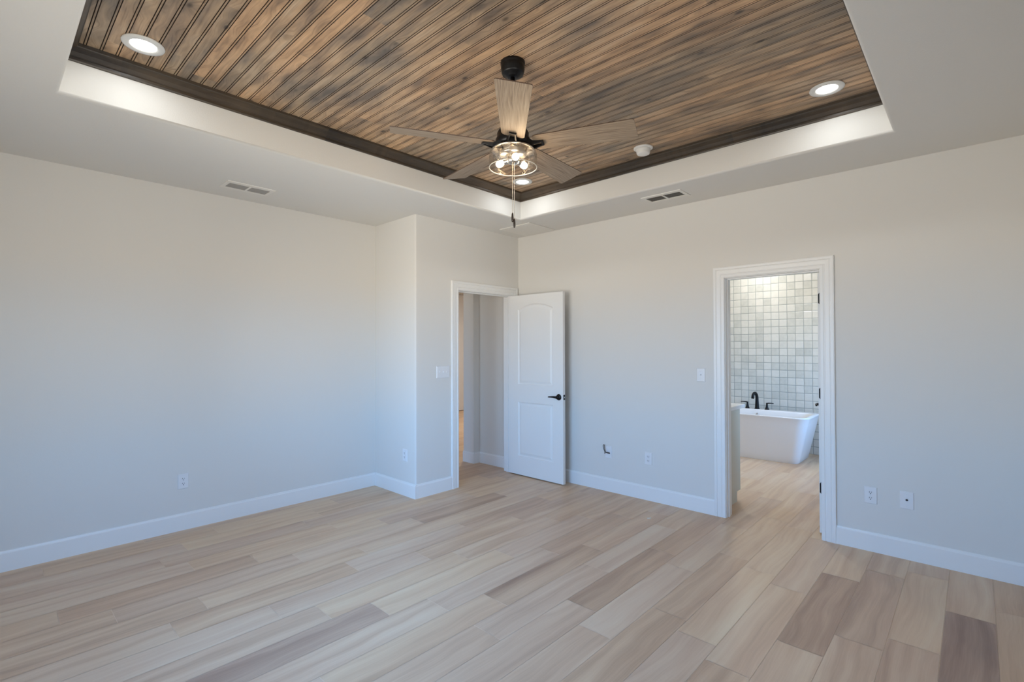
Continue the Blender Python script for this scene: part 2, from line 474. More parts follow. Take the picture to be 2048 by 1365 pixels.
HW = H + .02
wall('wall_back', [(XL - WT, -C1 + .10, C2, C2 + WT, 0, HW)])
def wall_return():
    bm = new(); box(bm, -C1, -C1 + WT, 0, C2 + .02, 0, HW)
    e = [q for q in bm.edges if all(abs(v.co.x + C1) < 1e-5 and abs(v.co.y) < 1e-5 for v in q.verts)]
    bmesh.ops.bevel(bm, geom=e, offset=.014, segments=4, profile=.5, affect='EDGES')
    struct('wall_return', bm, m_wall)
wall_return()
ro = .025
wall('wall_entry', [(-C1 + WT, D1[0] - ro, 0, .115, 0, HW), (D1[1] + ro, 0, 0, .115, 0, HW), (D1[0] - ro, D1[1] + ro, 0, .115, D1[2] + ro, HW)])
wall('wall_right', [(0, WT, D2[1] + ro, .115, 0, HW), (0, WT, YF - .1, D2[0] - ro, 0, HW), (0, WT, D2[0] - ro, D2[1] + ro, D2[2] + ro, HW)])
wall('wall_left', [(XL - WT, XL, YF - .1, WL[0], 0, HW), (XL - WT, XL, WL[1], C2, 0, HW), (XL - WT, XL, WL[0], WL[1], 0, WL[2]), (XL - WT, XL, WL[0], WL[1], WL[3], HW)])
wall('wall_front', [(XL, WF[0], YF - WT, YF, 0, HW), (WF[1], 0, YF - WT, YF, 0, HW), (WF[0], WF[1], YF - WT, YF, 0, WF[2]), (WF[0], WF[1], YF - WT, YF, WF[3], HW)])
# hallway and living room beyond the bedroom door
wall('wall_hall', [(-.02, .10, .115, .655, 0, HW), (-.115, .10, .655, .845, 0, HW)])
wall('wall_hall_left', [(-C1 + .12, -C1 + .20, .115, C2 + WT, 0, HW)])
wall('wall_living_far', [(XL - WT, 3.02, 4.62, 4.74, 0, HW), (3.92, 6.3, 4.62, 4.74, 0, HW), (3.02, 3.92, 4.62, 4.74, 2.645, HW), (3.02, 3.92, 4.70, 4.74, 0, 2.645)])
wall('wall_living_side', [(6.2, 6.3, .845, 4.62, 0, HW)])
wall('wall_living_near', [(.10, 6.3, .725, .845, 0, HW)])
wall('wall_living_added_window', [(XL - WT, XL, C2 + WT, WH[0], 0, HW), (XL - WT, XL, WH[1], 4.62, 0, HW), (XL - WT, XL, WH[0], WH[1], 0, WH[2]), (XL - WT, XL, WH[0], WH[1], WH[3], HW)])
# bathroom
BXW = 3.30
wall('wall_bathroom_tile', [(BXW, BXW + .1, YF, .05, 0, HW)], m_btile)
wall('wall_bathroom_back', [(WT, BXW + .1, -.05, .05, 0, HW)])
wall('wall_bathroom_front', [(WT, WB[0], YF - WT, YF, 0, HW), (WB[1], BXW + .1, YF - WT, YF, 0, HW), (WB[0], WB[1], YF - WT, YF, 0, WB[2]), (WB[0], WB[1], YF - WT, YF, WB[3], HW)])

# ceilings -----------------------------------------------------------
def ceiling():
    """painted soffit running round a raised tray with a soft rounded arris"""
    bm = new()
    def loop(ins, z):
        return [bm.verts.new(p) for p in ((TX0 - ins, TY0 - ins, z), (TX1 + ins, TY0 - ins, z), (TX1 + ins, TY1 + ins, z), (TX0 - ins, TY1 + ins, z))]
    outer = [bm.verts.new(p) for p in ((XL - WT, YF - WT, H), (.06, YF - WT, H), (.06, C2 + WT, H), (XL - WT, C2 + WT, H))]
    R = .016
    loops = [outer]
    for k in range(6):
        a = pi / 2 * k / 5
        loops.append(loop(R * (1 - sin(a)), H + R * (1 - cos(a))))
    loops.append(loop(0, HT + .01))
    for i, (a, b) in enumerate(zip(loops[:-1], loops[1:])):
        for k in range(4):
            f = bm.faces.new((a[k], a[(k + 1) % 4], b[(k + 1) % 4], b[k])); f.smooth = 0 < i < 6
    top = [bm.verts.new((v.co.x, v.co.y, HT + .01)) for v in outer]
    for k in range(4):
        bm.faces.new((outer[k], outer[(k + 1) % 4], top[(k + 1) % 4], top[k]))
        bm.faces.new((loops[-1][k], loops[-1][(k + 1) % 4], top[(k + 1) % 4], top[k]))
    struct('ceiling', bm, m_ceil)
ceiling()
def ceiling_boards():
    bm = new()
    prof = []; mids = []
    x = BX0 - BS * 6
    gw, gd, bw = .0041, .005, .0070
    pts = [(TX0 - .02, 0, 0)]
    k = -6
    while True:
        xc = BX0 + k * BS
        k += 1
        if xc < TX0 + .01: continue
        if xc > TX1 - .01: break
        a = bw / 2 + gw
        edge = (k % 2 == 0)
        g2 = gw * (1.25 if edge else .85)
        for dx, dz, mi in ((-a, 0, 0), (-a + g2 / 2, gd, 1), (-bw / 2, 0, 1), (-bw / 4, -.0008, 0), (bw / 4, -.0008, 0), (bw / 2, 0, 0), (a - g2 / 2, gd, 1), (a, 0, 1)):
            pts.append((xc + dx, dz, mi))
    pts.append((TX1 + .02, 0, 0))
    y0, y1 = TY0 - .02, TY1 + .02
    A = [bm.verts.new((p[0], y0, HT + p[1])) for p in pts]; B = [bm.verts.new((p[0], y1, HT + p[1])) for p in pts]
    for i in range(len(pts) - 1):
        f = bm.faces.new((A[i], A[i + 1], B[i + 1], B[i])); f.material_index = pts[i + 1][2]
    z = HT + .03
    t = [bm.verts.new(p) for p in ((TX0 - .02, y0, z), (TX1 + .02, y0, z), (TX1 + .02, y1, z), (TX0 - .02, y1, z))]
    bm.faces.new(t)
    o = link('ceiling_boards', bm, [m_cwood, m_groove], None, False); o['kind'] = 'structure'
    # normals must look down into the room
    me = o.data
    if me.polygons[0].normal.z > 0: me.flip_normals()
ceiling_boards()
def plain_ceiling(name, x0, x1, y0, y1):
    bm = new(); box(bm, x0, x1, y0, y1, H, H + .1); struct(name, bm, m_ceil)
plain_ceiling('ceiling_hall', XL - WT, 6.3, C2 + WT, 4.74)
plain_ceiling('ceiling_vestibule', -C1 + WT, .10, .115, C2 + WT)
plain_ceiling('ceiling_bathroom', .06, BXW + .1, YF - WT, .115)

# crown moulding: four mitred lengths ----------------------------------
CROWN = [(.0, 2.924), (.010, 2.924), (.0125, 2.930), (.013, 2.941), (.018, 2.944), (.022, 2.944), (.026, 2.949), (.036, 2.963), (.050, 2.975), (.060, 2.980), (.0625, 2.984), (.0655, 2.986), (.0665, 2.9995), (.0, 2.9995)]
def crown(name, side):
    bm = new(); rows = []
    for d, z in CROWN:
        if side == 'back': a, b = (TX0 + d, TY1 - d, z), (TX1 - d, TY1 - d, z)
        elif side == 'front': a, b = (TX0 + d, TY0 + d, z), (TX1 - d, TY0 + d, z)
        elif side == 'right': a, b = (TX1 - d, TY0 + d, z), (TX1 - d, TY1 - d, z)
        else: a, b = (TX0 + d, TY0 + d, z), (TX0 + d, TY1 - d, z)
        rows.append([bm.verts.new(a), bm.verts.new(b)])
    rows.append(rows[0])
    grid_faces(bm, rows)
    bm.faces.new([r[0] for r in rows[:-1]]); bm.faces.new([r[1] for r in rows[:-1]])
    struct(name, bm, m_crown_x if side in ('back', 'front') else m_crown_y)
for i, s in enumerate(('back', 'right', 'left', 'front')): crown('trim_%d' % (i + 1), s)

# baseboards -----------------------------------------------------------
def base(name, runs, h=.135, t=.015):
    """runs: (axis, a, b, face, dir) axis 'x': runs along x at y=face, sticking out towards dir"""
    bm = new()
    prof = [(0, 0), (t, 0), (t, h - .018), (t - .004, h - .012), (t - .006, h - .003), (t - .009, h), (0, h)]
    for ax, a, b, face, d in runs:
        rows = []
        for u, z in prof:
            if ax == 'x': rows.append([bm.verts.new((a, face + d * u, z)), bm.verts.new((b, face + d * u, z))])
            else: rows.append([bm.verts.new((face + d * u, a, z)), bm.verts.new((face + d * u, b, z))])
        rows.append(rows[0]); grid_faces(bm, rows)
        bm.faces.new([r[0] for r in rows[:-1]]); bm.faces.new([r[1] for r in rows[:-1]])
    struct(name, bm, m_trim)
CW = .092
base('baseboard_back', [('x', XL, -C1 - .0, C2, -1)])
base('baseboard_return', [('y', -.0149, C2 - .0149, -C1, -1)])
base('baseboard_entry', [('x', -C1 + .0001, D1[0] - .005 - CW + .001, 0, -1)])
base('baseboard_right', [('y', D2[1] + .005 + CW - .001, -.02, 0, -1), ('y', YF, D2[0] - .005 - CW + .001, 0, -1)])
base('baseboard_left', [('y', YF, C2, XL, 1)])
base('baseboard_front', [('x', XL, 0, YF, 1)])
base('baseboard_hall', [('y', .135, .640, -.02, -1), ('x', -.1151, -.0201, .655, -1), ('y', .6401, .845, -.115, -1)])
base('baseboard_living', [('x', XL, 2.92, 4.62, -1)])
base('baseboard_bathroom', [('y', YF, -2.62, BXW, -1)], .10, .012)

# casings + jambs --------------------------------------------------------
CPROF = [(.0, .0), (.0, .011), (.004, .013), (.020, .0135), (.024, .0105), (.028, .0105), (.034, .014), (.060, .016), (.064, .0135), (.067, .0135), (.070, .018), (.084, .019), (.091, .017), (.092, .0)]
def casing(name, axis, a, b, top, face, d, right_cut=None):
    bm = new(); rows = []
    for u, t in CPROF:
        lo, hi = a - .005 - u, b + .005 + u
        if right_cut is not None: hi = min(hi, right_cut)
        zt = top + .005 + u
        f = face + d * t
        pts = ((lo, 0), (lo, zt), (hi, zt), (hi, 0))
        rows.append([bm.verts.new((p, f, z) if axis == 'x' else (f, p, z)) for p, z in pts])
    grid_faces(bm, rows)
    bm.faces.new([r[0] for r in rows]); bm.faces.new([r[-1] for r in rows])
    struct(name, bm, m_trim)
casing('trim_5', 'x', D1[0], D1[1], D1[2], 0, -1, -.012)
casing('trim_6', 'y', D2[0], D2[1], D2[2], 0, -1)
casing('trim_7', 'y', D2[0], D2[1], D2[2], WT, 1)
casing('trim_8', 'x', D1[0], D1[1], D1[2], .115, 1, -.03)
def jamb(name, axis, a, b, top, f0, f1, s0, s1):
    """lining boards plus door stops (s0..s1 across the wall)"""
    bm = new(); t = ro - .001
    def bx(p0, p1, q0, q1, z0, z1):
        if axis == 'x': box(bm, p0, p1, q0, q1, z0, z1)
        else: box(bm, q0, q1, p0, p1, z0, z1)
    bx(a - t, a, f0 + .001, f1 - .001, 0, top + t); bx(b, b + t, f0 + .001, f1 - .001, 0, top + t); bx(a, b, f0 + .001, f1 - .001, top, top + t)
    bx(a, a + .006, s0, s1, 0, top); bx(b - .009, b, s0, s1, 0, top); bx(a + .006, b - .009, s0, s1, top - .009, top)
    struct(name, bm, m_trim)
jamb('trim_9', 'x', D1[0], D1[1], D1[2], 0, .115, .045, .080)
jamb('trim_10', 'y', D2[0], D2[1], D2[2], 0, WT, .040, .075)

# doors -------------------------------------------------------------------
def door_slab_bm(w, h, t, arch=True, z0=.012):
    """panel door; local x = along width from hinge (0..w), y = thickness (0..t), both faces moulded"""
    bm = new()
    st = .135 * w / .775; st = min(st, .14)
    x0, x1 = st, w - st
    def contour(kind, ins):
        a, b = x0 + ins, x1 - ins
        if kind == 'top':
            zb = z0 + 1.02 + ins; zs = z0 + 1.868 - ins; pk = .055
            pts = [(a, zb), (b, zb), (b, zs)]
            n = 14
            for k in range(1, n):
                u = k / n; xx = b + (a - b) * u
                pts.append((xx, zs + (pk if arch else 0) * (1 - (2 * u - 1) ** 2)))
            pts.append((a, zs)); return pts
        zb = z0 + .21 + ins; zt = z0 + .822 - ins
        return [(a, zb), (b, zb), (b, zt), (a, zt)]
    for side in (0, 1):
        Y = lambda dep: dep if side == 0 else t - dep
        edges = []
        ov = [bm.verts.new(p) for p in ((0, Y(0), z0), (w, Y(0), z0), (w, Y(0), z0 + h), (0, Y(0), z0 + h))]
        for i in range(4): edges.append(bm.edges.new((ov[i], ov[(i + 1) % 4])))
        for kind in ('top', 'bot'):
            rings = []
            for ins, dep in ((0, 0), (.005, .005), (.011, .0105), (.019, .0105), (.042, .003)):
                rings.append([bm.verts.new((p[0], Y(dep), p[1])) for p in contour(kind, ins)])
            n = len(rings[0])
            for i in range(n): edges.append(bm.edges.new((rings[0][i], rings[0][(i + 1) % n])))
            for a, b in zip(rings[:-1], rings[1:]):
                for i in range(n): bm.faces.new((a[i], a[(i + 1) % n], b[(i + 1) % n], b[i]))
            bm.faces.new(rings[-1])
        bmesh.ops.triangle_fill(bm, use_beauty=True, use_dissolve=False, edges=edges, normal=(0, -1 if side == 0 else 1, 0))
        if side == 0: f0 = ov
        else: f1 = ov
    for i in range(4): bm.faces.new((f0[i], f0[(i + 1) % 4], f1[(i + 1) % 4], f1[i]))
    return bm

def lever(parent, x, z, y, d, toward):
    """black lever set; d = outward direction along local y, toward = lever direction along x"""
    bm = new()
    lathe(bm, [(0, 0), (.031, 0), (.033, d * .003), (.031, d * .009), (.022, d * .012), (.013, d * .014), (.012, d * .042), (0, d * .042)], 32, (x, y, z), 'Y')
    pts = []
    for k in range(11):
        u = k / 10
        pts.append((x + toward * .112 * u, y + d * (.044 + .006 * sin(pi * u)), z + .002 * sin(pi * u * 1.2)))
    tube(bm, pts, [.0125, .012, .0115, .0105, .0095, .0085, .0078, .0073, .007, .0072, .005], 12)
    part('lever_handle', bm, m_black, parent, 'black lever handle on a round rose')

def hinge_bm(w, h, z, t):
    bm = new()
    lathe(bm, [(0, -h / 2 - .003), (.006, -h / 2 - .003), (.0075, -h / 2), (.0075, h / 2), (.006, h / 2 + .003), (0, h / 2 + .003)], 14, (0, 0, z))
    return bm

# bedroom door: standing open 90 degrees along the right wall
dw, dh, dt = .772, 2.025, .035
door1 = thing('door_1', 'white two panel arch top door standing open against the right wall', 'door', (-.128, -.006, 0), radians(-90), kind='structure')
bm = door_slab_bm(dw, dh, dt)
bmesh.ops.translate(bm, verts=bm.verts[:], vec=(0, -dt, 0))
slab = part('door_slab', bm, m_door, door1)
# local +x runs along world -y, local -y faces world -x (towards the camera)
lever(door1, dw - .055, .923, -dt, -1, -1)
lever(door1, dw - .055, .923, 0, 1, -1)
bm = new(); bbox(bm, dw - .0004, dw + .0016, -dt + .005, -.005, .895, .951, .0007, 1)
lp = part('latch_plate', bm, m_black, door1, 'black latch plate in the door edge')
bm = new(); bbox(bm, dw + .001, dw + .010, -dt + .011, -.011, .914, .932, .002, 2)
part('latch_bolt', bm, m_chrome, lp)
for z in (1.85, 1.07, .28):
    bm = hinge_bm(.03, .09, z, dt); bmesh.ops.translate(bm, verts=bm.verts[:], vec=(-.004, .003, 0))
    part('hinge', bm, m_black, door1, 'black butt hinge')

# bathroom door: open into the bathroom, only its hinge edge faces us
d2w = .69
door2 = thing('door_2', 'white bathroom door swung into the bathroom showing only its hinged edge', 'door', (WT + .002, D2[0] + .001, 0), radians(8.2), kind='structure')
bm = door_slab_bm(d2w, 2.018, .035)
part('door_slab', bm, m_door, door2)
lever(door2, d2w - .06, .94, .035, 1, -1)
lever(door2, d2w - .06, .94, 0, -1, -1)
for z in (1.826, 1.089, .358):
    bm = new()
    # leaf let into the door edge, its outer corners clipped
    ys = ((.003, -.045), (.023, -.045), (.032, -.034), (.032, .034), (.023, .045), (.003, .045))
    A = [bm.verts.new((-.0022, y, z + q)) for y, q in ys]; B = [bm.verts.new((.001, y, z + q)) for y, q in ys]
    bm.faces.new(A); bm.faces.new(B)
    for i in range(6): bm.faces.new((A[i], A[(i + 1) % 6], B[(i + 1) % 6], B[i]))
    hg = part('hinge', bm, m_black, door2, 'black hinge leaf in the door edge')
    bm = new()
    for q in (-.028, 0, .028): lathe(bm, [(0, -.0032), (.003, -.0030), (.0036, -.0022)], 10, (0, .012 + .006 * (abs(q) > 0), z + q), 'X')
    part('hinge_screw', bm, m_chrome, hg)

# far door in the living room
door3 = thing('door_3', 'tall white door far away across the living room seen through the bedroom doorway', 'door', (3.035, 4.62, 0), 0, kind='structure')
bm = new(); bbox(bm, 0, .87, 0, .04, .012, 2.64, .002, 1); part('door_slab', bm, m_door, door3)
for z in (2.2, 1.3, .29):
    bm = new(); bbox(bm, -.012, .012, -.012, .004, z - .05, z + .05, .002, 1); part('hinge', bm, m_black, door3, 'black hinge')

# windows (behind and beside the camera) -----------------------------------
def window(name, axis, a, b, z0, z1, f, d, label):
    """frame sits in the wall thickness; f = inner wall face, d = direction to the outside"""
    w = thing(name, label, 'window', (0, 0, 0), kind='structure')
    bm = new()
    def bx(p0, p1, q0, q1, zz0, zz1):
        if axis == 'x': box(bm, p0, p1, f + d * q0, f + d * q1, zz0, zz1)
        else: box(bm, f + d * q0, f + d * q1, p0, p1, zz0, zz1)
    t = .045
    bx(a, a + t, .05, .10, z0, z1); bx(b - t, b, .05, .10, z0, z1); bx(a + t, b - t, .05, .10, z0, z0 + t); bx(a + t, b - t, .05, .10, z1 - t, z1)
    m = (a + b) / 2
    bx(m - .02, m + .02, .055, .095, z0 + t, z1 - t)
    part('window_frame', bm, m_trim, w)
    bm = new(); bx(a + t, m - .02, .072, .078, z0 + t, z1 - t); bx(m + .02, b - t, .072, .078, z0 + t, z1 - t)
    part('pane', bm, m_pane, w)
    bm = new(); bx(a - .03, b + .03, -.03, .05, z0 - .025, z0 - .001)
    part('window_sill', bm, m_trim, w)
window('window_1', 'y', *WL, XL, -1, 'wide white framed window in the bedroom wall left of the camera')
window('window_2', 'x', *WF, YF, -1, 'white framed window in the bedroom wall behind the camera')
window('window_3', 'x', *WB, YF, -1, 'white framed bathroom window')
window('window_4', 'y', *WH, XL, -1, 'added unseen white framed window that lets daylight into the living room')

# ------------------------------------------------------------------ ceiling fan
FX, FY = -2.365, -2.115
fan = thing('ceiling_fan', 'five blade ceiling fan with weathered oak blades, black motor and clear glass light kit', 'ceiling fan', (FX, FY, HT))
def Z(z): return z - HT
bm = new()
lathe(bm, [(0, 0), (.0665, 0), (.0665, -.012), (.0630, -.017), (.0640, -.021), (.0640, -.044), (.0610, -.049), (.0610, -.058), (.0560, -.068), (.0400, -.072), (.0370, -.078), (.0255, -.084), (0, -.084)], 48)
part('canopy', bm, m_black, fan, 'black stepped ceiling canopy')
bm = new(); lathe(bm, [(0, -.078), (.0125, -.078), (.0125, Z(2.655)), (0, Z(2.655))], 20)
lathe(bm, [(0, Z(2.69)), (.020, Z(2.69)), (.024, Z(2.682)), (.024, Z(2.660)), (.032, Z(2.652)), (.032, Z(2.635)), (0, Z(2.635))], 24)
part('downrod', bm, m_black, fan)
bm = new()
lathe(bm, [(0, Z(2.640)), (.058, Z(2.638)), (.078, Z(2.628)), (.086, Z(2.612)), (.086, Z(2.586)), (.094, Z(2.578)), (.094, Z(2.552)), (.090, Z(2.545)), (.084, Z(2.540)), (0, Z(2.540))], 56)
part('motor_housing', bm, m_black, fan, 'black motor housing')

ZB = 2.549; PITCH = radians(12.5)
def blade_bm():
    bm = new(); uv = bm.loops.layers.uv.new('UVMap')
    # outline in (r, s): s across
    hw0, hw1 = .060, .083
    out = []
    def edge(r): return hw0 + (hw1 - hw0) * (r - .115) / (.66 - .115)
    out += [(.118, -.046), (.124, -.054), (.135, -edge(.135))]
    for k in range(1, 8): r = .135 + (.636 - .135) * k / 8; out.append((r, -edge(r)))
    out += [(.630, -.0815), (.638, -.080), (.643, -.074), (.655, .072), (.654, .079), (.647, .0825)]
    for k in range(7, 0, -1): r = .135 + (.636 - .135) * k / 8; out.append((r, edge(r)))
    out += [(.135, edge(.135)), (.124, .054), (.118, .046)]
    T = .0045
    lo = [bm.verts.new((r, s, -T / 2)) for r, s in out]; hi = [bm.verts.new((r, s, T / 2)) for r, s in out]
    fl = bm.faces.new(lo[::-1]); fh = bm.faces.new(hi)
    for f in (fl, fh):
        for l in f.loops: l[uv].uv = (l.vert.co.x, l.vert.co.y)
    n = len(out)
    for i in range(n):
        f = bm.faces.new((lo[i], lo[(i + 1) % n], hi[(i + 1) % n], hi[i])); f.material_index = 1
    return bm
def bracket_bm():
    """black blade iron: arm from the hub with a forked loop screwed below the blade"""
    bm = new()
    zt = -.0030; zl = -.0125
    rows = []
    for r, w, top, bot in ((.070, .038, .022, -.026), (.098, .031, .008, -.027), (.118, .024, zt, -.023), (.140, .020, zt, -.018), (.160, .0185, zt, zl)):
        rows.append([bm.verts.new((r, -w, bot)), bm.verts.new((r, w, bot)), bm.verts.new((r, w, top)), bm.verts.new((r, -w, top))])
    # open the middle: two side bars, an end bar and a hub web
    for a, b in zip(rows[:-1], rows[1:]):
        for i in (1, 3): bm.faces.new((a[i], a[(i + 1) % 4], b[(i + 1) % 4], b[i]))
    bm.faces.new(rows[0]); bm.faces.new(rows[1][::-1])
    for i in (0, 2): bm.faces.new((rows[0][i], rows[0][(i + 1) % 4], rows[1][(i + 1) % 4], rows[1][i]))
    for s in (-1, 1):
        prev = None
        for r, w, top, bot in ((.098, .0308, .006, -.0265), (.118, .0238, zt, -.0225), (.140, .0198, zt, -.0175), (.168, .0185, zt, zl)):
            wi = w - .0075
            q = [bm.verts.new((r, s * w, bot)), bm.verts.new((r, s * wi, bot)), bm.verts.new((r, s * wi, top)), bm.verts.new((r, s * w, top))]
            if prev:
                for i in range(4): bm.faces.new((prev[i], prev[(i + 1) % 4], q[(i + 1) % 4], q[i]))
            else: bm.faces.new(q)
            prev = q
        bm.faces.new(prev)
    bbox(bm, .158, .172, -.0195, .0195, zl, zt, .002, 2)
    bbox(bm, .092, .112, -.0265, .0265, -.0255, .003, .002, 2)
    bm.verts.ensure_lookup_table()
    bmesh.ops.delete(bm, geom=[v for v in bm.verts if not v.link_faces], context='VERTS')
    return bm
bl_me = br_me = None
for k in range(5):
    ang = radians(-137.0 + 72 * k)
    R = Matrix.Translation((0, 0, Z(ZB))) @ Matrix.Rotation(ang, 4, 'Z') @ Matrix.Rotation(-PITCH, 4, 'X')
    if bl_me is None:
        b = part('blade', blade_bm(), [m_blade, m_bladeedge], fan, 'weathered oak fan blade flaring towards the tip'); bl_me = b.data
        i = part('blade_iron', bracket_bm(), m_black, b, 'black forked blade iron'); br_me = i.data
    else:
        b = bpy.data.objects.new('blade', bl_me); COL.objects.link(b); b.parent = fan; b['label'] = 'weathered oak fan blade flaring towards the tip'
        i = bpy.data.objects.new('blade_iron', br_me); COL.objects.link(i); i.parent = b; i['label'] = 'black forked blade iron'
    b.matrix_local = R

# light kit
bm = new()
lathe(bm, [(0, Z(2.541)), (.074, Z(2.541)), (.0745, Z(2.538)), (.0735, Z(2.498)), (.072, Z(2.494)), (0, Z(2.494))], 56)
part('light_fitter', bm, m_nickel, fan, 'brushed nickel fitter')
bm = new()
GR = .129
rows = [(.112, Z(2.516)), (.120, Z(2.5145)), (.126, Z(2.509)), (GR, Z(2.498)), (GR + .0005, Z(2.428)), (GR - .0022, Z(2.426)), (GR - .0024, Z(2.430)), (GR - .0028, Z(2.497)), (.1238, Z(2.507)), (.119, Z(2.5118)), (.112, Z(2.5132)), (.112, Z(2.516))]
lathe(bm, rows, 72)
shade = part('glass_shade', bm, m_shade, fan, 'clear seeded glass drum shade')
bm = new(); lathe(bm, [(GR - .0028, Z(2.4285)), (GR + .0014, Z(2.4285)), (GR + .0014, Z(2.4245)), (GR - .0028, Z(2.4245)), (GR - .0028, Z(2.4285))], 72)
part('shade_rim', bm, mat('polished_rim', (.80, .74, .64), .2, .35), shade)
bm = new()
lathe(bm, [(.070, Z(2.527)), (.114, Z(2.524)), (.1165, Z(2.521)), (.1165, Z(2.5165)), (.112, Z(2.5165)), (.070, Z(2.523)), (.070, Z(2.527))], 72)
part('shade_holder', bm, m_nickel, fan, 'nickel ring that holds the glass')
bm = new(); lathe(bm, [(0, Z(2.494)), (.028, Z(2.494)), (.033, Z(2.486)), (.034, Z(2.462)), (.030, Z(2.452)), (.016, Z(2.446)), (0, Z(2.444))], 36)
part('switch_cup', bm, m_nickel, fan, 'nickel cup under the fitter with the pull chains')
view_a = math.atan2(-3.93 - FY, -4.32 - FX)
for k, a in enumerate((view_a + radians(130), view_a + radians(250), view_a + radians(10))):
    R = Matrix.Translation((0, 0, Z(2.474))) @ Matrix.Rotation(a, 4, 'Z') @ Matrix.Rotation(radians(102), 4, 'Y')
    bm = new(); lathe(bm, [(0, .026), (.0150, .026), (.0155, .030), (.0155, .050), (.0140, .054), (0, .054)], 24)
    bm.transform(R); so = part('bulb_socket', bm, m_nickel, fan, 'nickel lamp socket')
    bm = new(); lathe(bm, [(.0095, .052), (.0115, .058), (.0165, .067), (.0185, .077), (.0180, .086), (.014, .094), (.007, .0985), (0, .0995)], 28)
    bm.transform(R); part('light_bulb', bm, m_bulb, so, 'glowing warm white bulb')
# pull chains hang towards the camera side of the cup
for (off, zend, zf) in ((.0035, 2.174, 2.122), (-.0060, 2.142, 2.092)):
    r = .035
    cx, cy = r * cos(view_a) + off * RT.x * -1, r * sin(view_a) + off * RT.y * -1
    bm = new(); z = 2.462
    n = int((z - zend) / .0042)
    tube(bm, [(cx * .6, cy * .6, Z(2.455)), (cx * .85, cy * .85, Z(2.452)), (cx, cy, Z(2.445)), (cx, cy, Z(zend))], .0009, 8)
    for q in range(n):
        zz = 2.442 - q * .0042
        if zz < zend: break
        lathe(bm, [(0, -.0017), (.0012, -.0012), (.0017, 0), (.0012, .0012), (0, .0017)], 6, (cx, cy, Z(zz)))
    ch = part('pull_chain', bm, m_chain, fan, 'beaded pull chain')
    bm = new(); lathe(bm, [(0, zend - zf), (.002, zend - zf), (.0045, (zend - zf) * .86), (.0062, (zend - zf) * .5), (.0060, (zend - zf) * .2), (.0042, .002), (0, 0)], 20, (cx, cy, Z(zf)))
    part('pull_fob', bm, mat('dark_wood_fob', (.018, .011, .008), .4), ch, 'dark oval fob')

# ------------------------------------------------------------------ recessed lights
def make_can(label, loc):
    t = thing('recessed_light', label, 'ceiling light', loc, 0, 'recessed lights in the board ceiling')
    bm = new()
    lathe(bm, [(.0905, 0), (.0915, -.003), (.0890, -.0075), (.076, -.0095), (.059, -.0080), (.0565, -.005), (.0555, 0)], 64)
    part('trim_ring', bm, m_canring, t, 'white trim ring')
    bm = new(); lathe(bm, [(.0565, -.0045), (.040, -.0050), (0, -.0055)], 48)
    part('diffuser', bm, m_led, t, 'glowing diffuser')
    return t
CZ = HT - .001
cans = [(-3.770, -.860), (-.882, -3.300), (-.889, -.865), (-3.770, -3.300)]
labs = ['round recessed light in the left corner of the board ceiling', 'round recessed light in the right corner of the board ceiling',
        'round recessed light in the far corner behind the fan shade', 'round recessed light in the near corner above the camera']
can0 = make_can(labs[0], (*cans[0], CZ))
for c, l in list(zip(cans, labs))[1:]: dup(can0, (*c, CZ), 0, l)
for c in cans: area('recessed_lamp', (*c, HT - .014), (0, 0, 0), .12, .12, CAN_W, CAN_COL, 'DISK')
# lamps beyond the bedroom, unseen; all but the tub one are added fill
can_b = dup(can0, (2.86, -1.72, H - .001), 0, 'recessed light in the bathroom ceiling over the tub', 'recessed lights beyond the bedroom')
area('recessed_lamp', (2.86, -1.72, H - .014), (0, 0, 0), .12, .12, 7, (1, .98, .95), 'DISK')
area('recessed_lamp', (1.5, -1.9, H - .014), (0, 0, 0), .12, .12, 12, (.95, .97, 1), 'DISK')  # added lamp, lifts the bathroom in front of the tub
can_fill_bath = dup(can0, (1.5, -1.9, H - .001), 0, 'added unseen recessed light brightening the bathroom in front of the tub', 'recessed lights beyond the bedroom')
can_fill_living = dup(can0, (2.0, 2.6, H - .001), 0, 'added unseen recessed light brightening the living room', 'recessed lights beyond the bedroom')
area('recessed_lamp', (2.0, 2.6, H - .014), (0, 0, 0), .12, .12, 46, (1, .92, .84), 'DISK')  # added lamp that brightens the living room and its far door
can_fill_vestibule = dup(can0, (-.75, .45, H - .001), 0, 'added unseen recessed light brightening the vestibule outside the bedroom door', 'recessed lights beyond the bedroom')
area('recessed_lamp', (-.75, .45, H - .014), (0, 0, 0), .12, .12, .6, (1, .90, .78), 'DISK')  # weak lamp added to fill the vestibule

# ------------------------------------------------------------------ smoke detector
sd = thing('smoke_detector', 'round white smoke detector on the board ceiling right of the fan', 'smoke detector', (-.826, -2.066, HT))
bm = new(); lathe(bm, [(0, 0), (.072, 0), (.0735, -.003), (.072, -.009), (.066, -.013), (.056, -.014), (0, -.014)], 56)
part('mounting_base', bm, m_flange, sd)
bm = new(); lathe(bm, [(0, -.0135), (.055, -.0135), (.0545, -.020), (.0535, -.024), (.050, -.044), (.046, -.0505), (.038, -.053), (0, -.054)], 56)
part('sensor_cover', bm, m_flange, sd)

